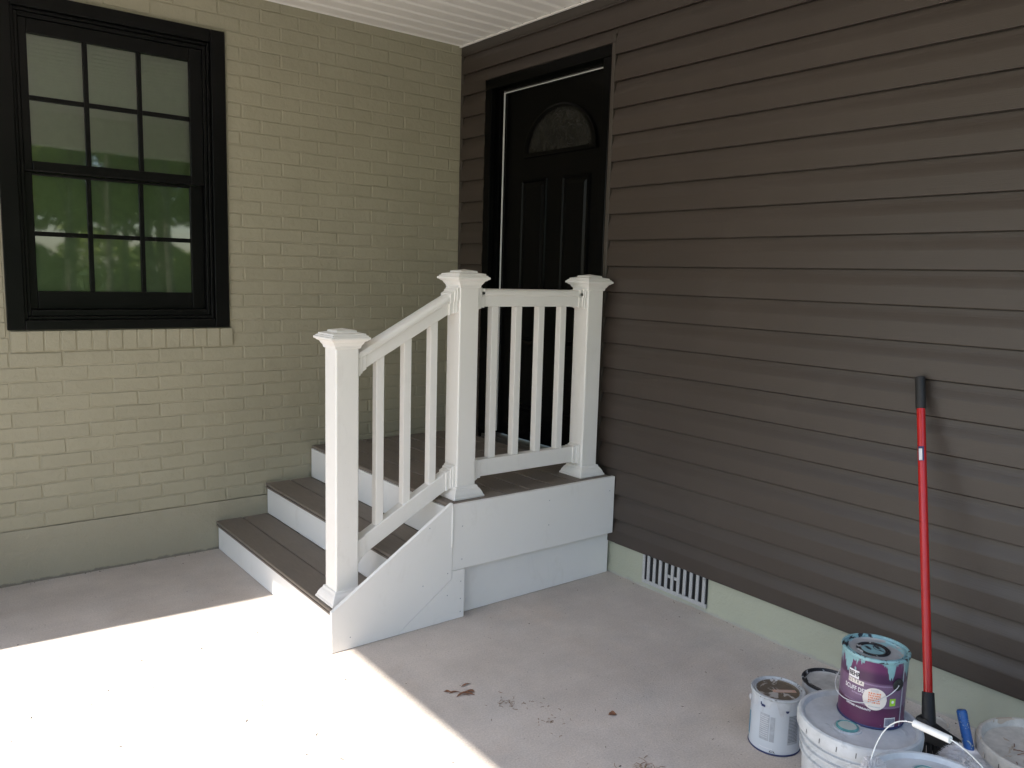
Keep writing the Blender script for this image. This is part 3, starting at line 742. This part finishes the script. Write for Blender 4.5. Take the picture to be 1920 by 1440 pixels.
C1 = (-.655, -2.880)
c1 = can('paint_can', 'white paint can with a brown lid and pink sticker on the floor', C1, 0, MGREY, MBRN, MRIMW, None)
f1 = facing(C1)
mm = MB().box(-.038, .038, -.0085, .0085, .1842, .1848); o = mm.build('lid_sticker', MPINK, c1); o.rotation_euler = (0, 0, YAW*-1+.02); o.location = (.012, -.016, 0)
mm = MB().box(-.028, .026, -.0012, .0012, .1849, .1851); o = mm.build('sticker_print', MGLBL, c1); o.rotation_euler = (0, 0, YAW*-1+.02); o.location = (.012, -.016, 0)
for a in (f1-1.45, f1+1.69):
    e = MB().lathe([(.011, 0), (.011, .002), (.008, .005), (.003, .006), (.001, .005)], 20).build('handle_ear', MSTEEL, c1, 0, 1, 40)
    e.matrix_local = Matrix.Translation((.083*math.cos(a), .083*math.sin(a), .150)) @ Vector((math.cos(a), math.sin(a), 0)).to_track_quat('Z', 'Y').to_matrix().to_4x4()
wrap(c1, 'label_panel', [quad(-.026, .006, -.04, .05), quad(.009, .024, -.04, .045, 4)], MGLBL, RL+.0002, f1-.30, .085)
wrap(c1, 'label_panel', [quad(-.010, .030, -.055, .045)], MGLBL, RL+.0002, f1+.62, .095)
wrap(c1, 'label_mark', [quad(-.004, .010, -.006, .002, 3), quad(-.007, -.003, -.002, .008, 2)], MNAVY, RL+.0004, f1-.55, .162)
wrap(c1, 'label_mark', [quad(-.005, .006, -.003, .002, 3), quad(-.003, .004, -.006, -.003, 2)], MNAVY, RL+.0004, f1+.42, .155)
wrap(c1, 'label_lines', [quad(-.024, rr.uniform(.0, .005), .04-.007*i, .0412-.007*i) for i in range(11)]+[quad(-.022+.004*i, -.020+.004*i, -.066, -.063, 1) for i in range(11)], MWPR, RL+.0005, f1-.30, .085)
wrap(c1, 'label_lines', [quad(-.008, .026+rr.uniform(-.004, .003), .04-.005*i, .0412-.005*i) for i in range(18)], MINK, RL+.0005, f1+.62, .095)
wrap(c1, 'blue_stripe', [quad(-.006, .006, -.045, .035, 4)], MCYAN, RL+.0004, f1-1.32, .075)
wrap(c1, 'logo_mark', [quad(-.010, .010, -.0008, .0008), quad(-.008, -.006, 0, .005, 1), quad(.004, .006, 0, .005, 1), quad(-.006, .004, .0045, .0058, 3)], MINK, RL+.0004, f1-.05, .010)

C2 = (-.462, -2.945)
can('paint_can', 'black rimmed paint can with a pale lid behind the white bucket', C2, 0, MGREY, simple('pale_lid', (.40, .39, .37), .5, .2, 30), MRIMB, None)

B2 = (-1.095, -3.575); Z2 = .392
bk2 = bucket('paint_bucket', 'white lidded bucket with a raised wire bail and white grip', B2, 0, Z2, .1555, MBUCK, None, (.058, .050))
# bail
def at(u, v, d): return CAM + d*(fwd + rt*((u-960)/1512.9) + up*((720-v)/1512.9))
hl = Vector((B2[0], B2[1], .318)) + .152*Vector((-.62, .785, 0)).normalized(); hr = Vector((B2[0], B2[1], .318)) - .152*Vector((-.62, .785, 0)).normalized()
g0, g1 = at(1714, 1356, 1.83), at(1782, 1387, 1.76)
def bez(a, b, c, d, n=16): return [((1-t)**3)*a+3*((1-t)**2)*t*b+3*(1-t)*t*t*c+t**3*d for t in [i/n for i in range(n+1)]]
gd = (g1-g0).normalized()
w1 = bez(hl, hl+Vector((0, 0, .10)), g0-gd*.09-Vector((0, 0, .012)), g0-gd*.004); w2 = bez(g1+gd*.004, g1+gd*.05-Vector((0, 0, .006)), hr+Vector((0, 0, .09)), hr)
MB().tube(w1+[g0, g1]+w2, .0015, 8).build('bail', MWIRE, bk2, 0, 1, 60, tuple(-Vector((B2[0], B2[1], 0))))
MB().tube([g0, g0+(g1-g0)*.03, g0+(g1-g0)*.45, g0+(g1-g0)*.5, g0+(g1-g0)*.55, g0+(g1-g0)*.97, g1], .0085, 16).build('bail_grip', MWIRE, bk2, 0, 1, 50, tuple(-Vector((B2[0], B2[1], 0))))
for h in (hl, hr):
    e = MB().lathe([(.017, 0), (.017, .006), (.011, .010), (.004, .010), (.001, .006)], 20).build('handle_ear', MBUCK, bk2, 0, 1, 40)
    d = (h-Vector((B2[0], B2[1], h.z))).normalized()
    e.matrix_local = Matrix.Translation(h-Vector((B2[0], B2[1], 0))-d*.012) @ d.to_track_quat('Z', 'Y').to_matrix().to_4x4()

B3 = (-.612, -3.625)
bk3 = bucket('paint_bucket', 'dusty topped bucket with debris on its lid by the wall', B3, 0, .345, .152, MBUCKD, None, None, .02)
for i in range(7):
    r = random.Random(i+40); a = r.uniform(0, 6.28); q = r.uniform(.02, .11)
    p = Vector((q*math.cos(a), q*math.sin(a), .3265)); d = Vector((r.uniform(-1, 1), r.uniform(-1, 1), .15))*.02
    MB().tube([p, p+d*.6+Vector((0, 0, .002)), p+d*1.4], .0011, 5).build('twig', MDRY, bk3, 0, 1, 60)
# little tub by the wall
tb = thing('plastic_tub', 'small round white tub with a dirty top behind the broom', 'tub', (-.200, -3.180, 0))
MB().lathe([(.046, 0), (.049, .048), (.053, .050), (.054, .062), (.050, .064), (.047, .059), (.001, .058)], 40).build('body', MBUCKD, tb, 0, 1, 40)

# roller covers of fleece, blue pole
def fleece(name, label, a, b, R, seed):
    a, b = Vector(a), Vector(b); ax = (b-a).normalized(); u = ax.cross(Vector((0, 0, 1))).normalized(); w = ax.cross(u); r = random.Random(seed)
    t = thing(name, label, 'roller cover', tuple(a)); L = (b-a).length
    MB().tube([Vector((0, 0, 0)), (b-a)], R*.80, 20).build('core', MNAP, t, 0, 1, 50)
    m = MB()
    for i in range(5200):
        s = r.uniform(0, L); an = r.uniform(0, 6.283); d = math.cos(an)*u+math.sin(an)*w
        base = ax*s+d*R*.78; tip = ax*(s+r.uniform(-.006, .006))+d*R*r.uniform(.95, 1.14)+Vector((r.uniform(-.004, .004), r.uniform(-.004, .004), r.uniform(-.005, .002)))
        sd = (d.cross(ax)*r.uniform(-1, 1)+ax*r.uniform(-1, 1)).normalized()*.0016
        m.add([base-sd, base+sd, tip], [(0, 1, 2)])
    tag(m.build('nap', MNAP, t), kind='stuff'); return t
fleece('roller_cover', 'small fluffy white roller cover on the lid with the wire bail', (-1.215, -3.480, .4045), (-1.145, -3.452, .4045), .024, 2)
# duster: fleece head standing on the slab, blue handle out of its top
ph, pt = at(1817, 1404, 2.13), at(1803, 1333, 2.15)
du = thing('duster', 'fluffy white duster head with a speckled blue handle between the buckets', 'duster', (ph.x, ph.y, 0))
O_ = Vector((ph.x, ph.y, 0)); k0, k1 = ph-O_, pt-O_
MB().tube([k0-(k1-k0)*.6, k0, k0+(k1-k0)*.97, k1], .0128, 20).build('handle', MBLUE, du, 0, 1, 50)
MB().tube([k1, k1+(k1-k0).normalized()*.003], .0110, 20).build('handle_end', MBLUE, du, 0, 1, 50)
hp = [(.030, 0), (.060, .02), (.074, .08), (.082, .14), (.080, k0.z-.065), (.052, k0.z-.022), (.018, k0.z+.002), (.001, k0.z+.004)]
lean = lambda z: (0, 0)
core = MB().lathe([(r_*.85, z_) for r_, z_ in hp], 26); core.build('fleece_core', MNAP, du, 0, 1, 60)
r = random.Random(8); m = MB(); zs_ = [z for _, z in hp]
for i in range(9000):
    z = k0.z*(r.random()**.7); j = 0
    while j < len(hp)-2 and hp[j+1][1] < z: j += 1
    q = (z-hp[j][1])/max(1e-6, hp[j+1][1]-hp[j][1]); rad = hp[j][0]+(hp[j+1][0]-hp[j][0])*q
    a_ = r.uniform(0, 6.283); d = Vector((math.cos(a_), math.sin(a_), .35 if z > .2 else 0)).normalized()
    p = Vector((math.cos(a_)*rad*.82, math.sin(a_)*rad*.82, z)); tip = p+d*rad*.05+d*r.uniform(.006, .017)+Vector((r.uniform(-.005, .005), r.uniform(-.005, .005), r.uniform(-.008, .003)))
    e = d.orthogonal().normalized()*.0019; m.add([p-e, p+e, tip], [(0, 1, 2)])
tag(m.build('nap', MNAP, du), kind='stuff')

# ------------------------------------------------------------------ broom
br = thing('broom', 'angled broom with red pole and black bristles leaning on the siding', 'broom', (-.31, -3.24, 0))
O = Vector((-.31, -3.24, 0))
ba, bt = Vector((-.318, -3.207, .215))-O, Vector((-.036, -2.953, 1.205))-O
ax = (bt-ba).normalized()
top = bt-ax*.118
MB().tube([ba, ba+(top-ba)*.5, top], .0138, 24).build('pole', MRED, br, 0, 1, 50)
gp = [top-ax*.002]+[top+ax*(.118*q) for q in (.03, .3, .6, .88, .96)]+[bt]
MB().tube(gp[:-1], .0166, 24).build('grip', MRUB, br, .004, 3, 60)
stx = ba+(top-ba)*.83
cside = (CAM-(O+stx)); cside = (cside-ax*cside.dot(ax)).normalized(); sd = ax.cross(cside)
def pole_patch(name, mat, s0, s1, a0, a1, r):
    vs = []; fs = []
    for i in range(7):
        a = a0+(a1-a0)*i/6; d = cside*math.cos(a)+sd*math.sin(a)
        for s in (s0, s1): vs.append(stx+ax*s+d*r)
    for i in range(6): fs.append((2*i, 2*i+2, 2*i+3, 2*i+1))
    MB().add(vs, fs).build(name, mat, br)
pole_patch('sticker', MNAVY, -.026, .024, -.9, .45, .0141); pole_patch('sticker_label', MWPR, -.024, .016, -.75, .05, .0143)
MB().tube([ba-ax*.012, ba+ax*.004], .0185, 24, None).build('ferrule_cap', MRUB, br, .002, 2, 50)
# socket and wedge head (wide direction runs along the wall)
MB().tube([ba-ax*.115, ba-ax*.05, ba-ax*.005], .0215, 20, .0185).build('socket', MRUB, br, 0, 1, 50)
s0 = ba-ax*.07
hd = [(.046, .145), (.010, .150), (-.004, .136), (-.055, .122), (-.120, .108), (-.126, .082), (.046, .072)]   # (dy, z) outline
hx = ba.x-.028
MB().prism([(p[0], p[1]) for p in hd], lambda a, b, t: (t, a, b), hx-.020, hx+.020).build('head', MRUB, br, .007, 2, 50)
rr = random.Random(11)
for i in range(13):
    y = .040-i*.0130; zt = .080+.010*i/12
    for kx in (-1, 0, 1):
        m = MB()
        for q in range(7):
            dy = rr.uniform(-.006, .006); dx = kx*.012+rr.uniform(-.005, .005); fl = rr.uniform(-.006, .006)-.035*(i/12)
            m.tube([(hx+dx, y+dy, zt), (hx+dx*1.3+rr.uniform(-.003, .003), y+dy*1.4+fl*.5, zt*.5), (hx+dx*1.7, y+dy*1.8+fl, rr.uniform(.001, .008))], .0016, 4)
        m.build('bristle_tuft', MBRIS, br)

# ------------------------------------------------------------------ litter on the slab
def leaf_mesh(L, W_, seed):
    r = random.Random(seed); n = 7; vs = []; fs = []
    cz = r.uniform(.3, .9)
    for i in range(n):
        q = i/(n-1); w = W_*math.sin(math.pi*min(1, q*.92+.04))*(.8+.4*r.random())
        bend = cz*L*.10*math.sin(q*3.0); tw = r.uniform(-.3, .3)+q*1.2*r.uniform(-1, 1)
        for s in (-1, 0, 1): vs.append((q*L, s*w*math.cos(tw), .002+bend+abs(s)*w*.5+s*w*math.sin(tw)*.5))
    zmin = min(v[2] for v in vs); vs = [(x, y, z-zmin+.0008) for x, y, z in vs]
    for i in range(n-1):
        for s in (0, 1): fs.append((i*3+s, i*3+s+1, (i+1)*3+s+1, (i+1)*3+s))
    return MB().add(vs, fs)
lc = thing('dry_leaves', 'crumpled brown dry leaves lying on the shaded concrete', 'leaves', (-1.318, -2.013, 0))
for i in range(11):
    r = random.Random(i); o = leaf_mesh(r.uniform(.025, .055), r.uniform(.002, .006), i).build('leaf', MDRY, lc, 0, 1, 60)
    o.location = (r.uniform(-.045, .03), r.uniform(-.03, .03), .0); o.rotation_euler = (0, 0, r.uniform(-.9, .3)+(math.pi if r.random() < .3 else 0))
lf = leaf_mesh(.030, .012, 33).build('dry_leaf', MDRY, None, 0, 1, 60); lf.location = (-.990, -2.440, 0); lf.rotation_euler = (0, 0, -.6)
tag(lf, 'single small reddish dry leaf curled on the concrete', 'leaf')
def litter(name, label, c, n, rad, L, seed, mat):
    t = thing(name, label, 'litter', (c[0], c[1], 0)); r = random.Random(seed); m = MB()
    for i in range(n):
        a = r.uniform(0, 6.28); q = rad*abs(r.gauss(0, .5)); p = Vector((q*math.cos(a)*1.3, q*math.sin(a), .0014)); b = r.uniform(0, 6.28); l = r.uniform(.3, 1)*L
        d = Vector((math.cos(b), math.sin(b), 0)); e = Vector((-d.y, d.x, 0))*l*r.uniform(-.3, .3)
        m.tube([p, p+d*l*.5+e+Vector((0, 0, r.uniform(0, .003))), p+d*l], r.uniform(.0005, .0011), 4)
    tag(m.build('straw', mat, t), kind='stuff')
litter('straw_litter', 'tangle of fine dry straw on concrete near the white paint can', (-1.135, -2.735, 0), 70, .055, .035, 2, MSTRAW)
litter('straw_litter', 'faint scatter of dry straw beside the crumpled leaves', (-1.235, -2.175, 0), 30, .10, .02, 4, MSTRAW)
litter('straw_litter', 'faint scatter of straw crumbs between leaves and shadow edge', (-1.19, -2.36, 0), 22, .07, .016, 5, MSTRAW)
r = random.Random(21); m = MB()
for i in range(210):
    x, y = r.uniform(-2.9, -.12), r.uniform(-3.2, -.1)
    if x > -1.6 and y > -1.5: continue
    s = r.uniform(.0008, .0022)*(1.9 if r.random() < .12 else 1); b = r.uniform(0, 3.14); l = s*r.uniform(1, 3.2)
    d = Vector((math.cos(b), math.sin(b), 0)); e = Vector((-d.y, d.x, 0)); p = Vector((x, y, .0006))
    m.add([p-d*l-e*s*.4, p+d*l-e*s*.3, p+d*l*.7+e*s*.6, p-d*l*.5+e*s*.7, p+Vector((0, 0, s*.9))], [(0, 1, 4), (1, 2, 4), (2, 3, 4), (3, 0, 4)])
for i in range(24):   # coarser bits blown onto the open part of the slab
    p = Vector((r.uniform(-2.75, -1.62), r.uniform(-2.5, -.8), .0006)); s = r.uniform(.0014, .0034); b = r.uniform(0, 6.28); d = Vector((math.cos(b), math.sin(b), 0)); e = Vector((-d.y, d.x, 0)); l = s*r.uniform(1, 3.5)
    m.add([p-d*l, p+e*s*.7, p+d*l, p-e*s*.6, p+Vector((0, 0, s))], [(0, 1, 4), (1, 2, 4), (2, 3, 4), (3, 0, 4)])
for i in range(60):   # crumbs gathered along the two wall feet
    if i % 2: p = Vector((r.uniform(-.035, -.008), r.uniform(-3.2, -1.5), .0006))
    else: p = Vector((r.uniform(-2.9, -1.6), r.uniform(-.03, -.010), .0006))
    s = r.uniform(.0015, .004); m.add([p+Vector((-s, -s, 0)), p+Vector((s, -s*.6, 0)), p+Vector((s*.5, s, 0)), p+Vector((0, 0, s))], [(0, 1, 3), (1, 2, 3), (2, 0, 3)])
tag(m.build('floor_grit', MCRUMB), 'dark grit and crumbs scattered across the concrete slab', 'grit', None, 'stuff')

# ------------------------------------------------------------------ trees around the yard (seen in the window glass)
MBARK = simple('bark', (.075, .058, .044), .9, .3, 6, .02, 14)
MLEAF = [m_leaf('foliage', (.14, .21, .045), (.22, .28, .065)), m_leaf('foliage_light', (.22, .29, .06), (.33, .38, .09))]
def tree(c, h, tr, cr, zb, seed, label, mat):
    r = random.Random(seed); t = thing('shade_tree', label, 'tree', (c[0], c[1], -.12), 'slender trees across the lawn' if zb > 4 else 'broad trees across the lawn'); m = MB()
    lean = Vector((r.uniform(-.4, .4), r.uniform(-.4, .4), h*.72))
    pts = [Vector((0, 0, 0)), lean*.3, lean*.62, lean]; m.tube(pts, tr, 10, tr*.35)
    cl = []
    for i in range(11):
        b = lean*r.uniform(.35, .95); a = r.uniform(0, 6.28); e = b+Vector((math.cos(a)*cr*r.uniform(.5, .95), math.sin(a)*cr*r.uniform(.5, .95), r.uniform(-.3, 1.6)))
        e.z = max(e.z, zb+.4)
        m.tube([b, (b+e)/2+Vector((0, 0, .2)), e], tr*.32, 6, tr*.08); cl.append(e)
    m.build('trunk', MBARK, t, 0, 1, 60)
    cl += [lean+Vector((r.uniform(-1, 1)*cr*.5, r.uniform(-1, 1)*cr*.5, r.uniform(-.5, h*.28))) for _ in range(8)]
    f = MB()
    for k in cl:
        R0 = r.uniform(.28, .45)*cr
        for i in range(420):
            d = Vector((r.gauss(0, 1), r.gauss(0, 1), r.gauss(0, .7))); d = d.normalized()*R0*r.random()**.45; p = k+d
            if p.z < zb: continue
            a = Vector((r.gauss(0, 1), r.gauss(0, 1), r.gauss(0, 1))).normalized(); b = a.orthogonal().normalized(); s = r.uniform(.10, .20)
            f.add([p-a*s, p+b*s*.55, p+a*s, p-b*s*.55], [(0, 1, 2, 3)])
    f.build('crown', mat, t)
specs = [((1.7, -18), 9, .10, 1.6, 4.6), ((2.9, -17), 10, .11, 1.6, 4.8), ((4.2, -19), 9, .09, 1.5, 4.6), ((1.1, -20), 9, .10, 1.5, 4.8), ((3.3, -24), 10, .12, 2.2, 3.0), ((.6, -23), 9, .22, 3.2, 2.7), ((2.2, -27), 10, .24, 3.4, 2.9), ((3.7, -22), 9, .20, 2.6, 2.6), ((5.6, -28), 11, .30, 3.8, 2.6), ((8.0, -24), 9, .24, 3.2, 2.5),
         ((-3.5, -29), 11, .28, 4.0, 2.8), ((-9, -24), 10, .26, 3.8, 2.6), ((-15, -17), 10, .26, 3.8, 2.6), ((-20, -7), 9, .25, 3.4, 2.4), ((-22, 4), 8, .25, 3.2, 2.4)]
for i in range(12):       # dense shrubs closing the view under the tree crowns
    r = random.Random(300+i); sx, sy = -14+i*2.6+r.uniform(-.5, .5), -33+r.uniform(-1, 1)
    t = thing('shrub', 'dense rounded green shrub in the row behind the shade trees', 'shrub', (sx, sy, -.12), 'shrubs closing off the lawn')
    f = MB(); H_ = r.uniform(2.2, 3.4)
    for q in range(2600):
        a = r.uniform(0, 6.283); z = H_*r.random(); rad = 1.9*math.sqrt(max(.05, 1-(z/H_)**2.4))*r.uniform(.55, 1.05)
        p = Vector((math.cos(a)*rad, math.sin(a)*rad, z+.03)); d = Vector((r.gauss(0, 1), r.gauss(0, 1), r.gauss(0, 1))).normalized(); b = d.orthogonal().normalized(); s_ = r.uniform(.07, .15)
        f.add([p-d*s_, p+b*s_*.6, p+d*s_, p-b*s_*.6], [(0, 1, 2, 3)])
    f.build('foliage', MLEAF[i % 2], t); MB().tube([(0, 0, 0), (.05, 0, H_*.4), (0, .05, H_*.75)], .09, 8, .04).build('stem', MBARK, t)
for i, (c, h, tr, cr, zb) in enumerate(specs):
    tree(c, h, tr, cr, zb, i+50, 'slender high crowned tree standing across the lawn from the porch' if zb > 4 else 'broad leafy shade tree standing across the lawn from the porch', MLEAF[i % 2])
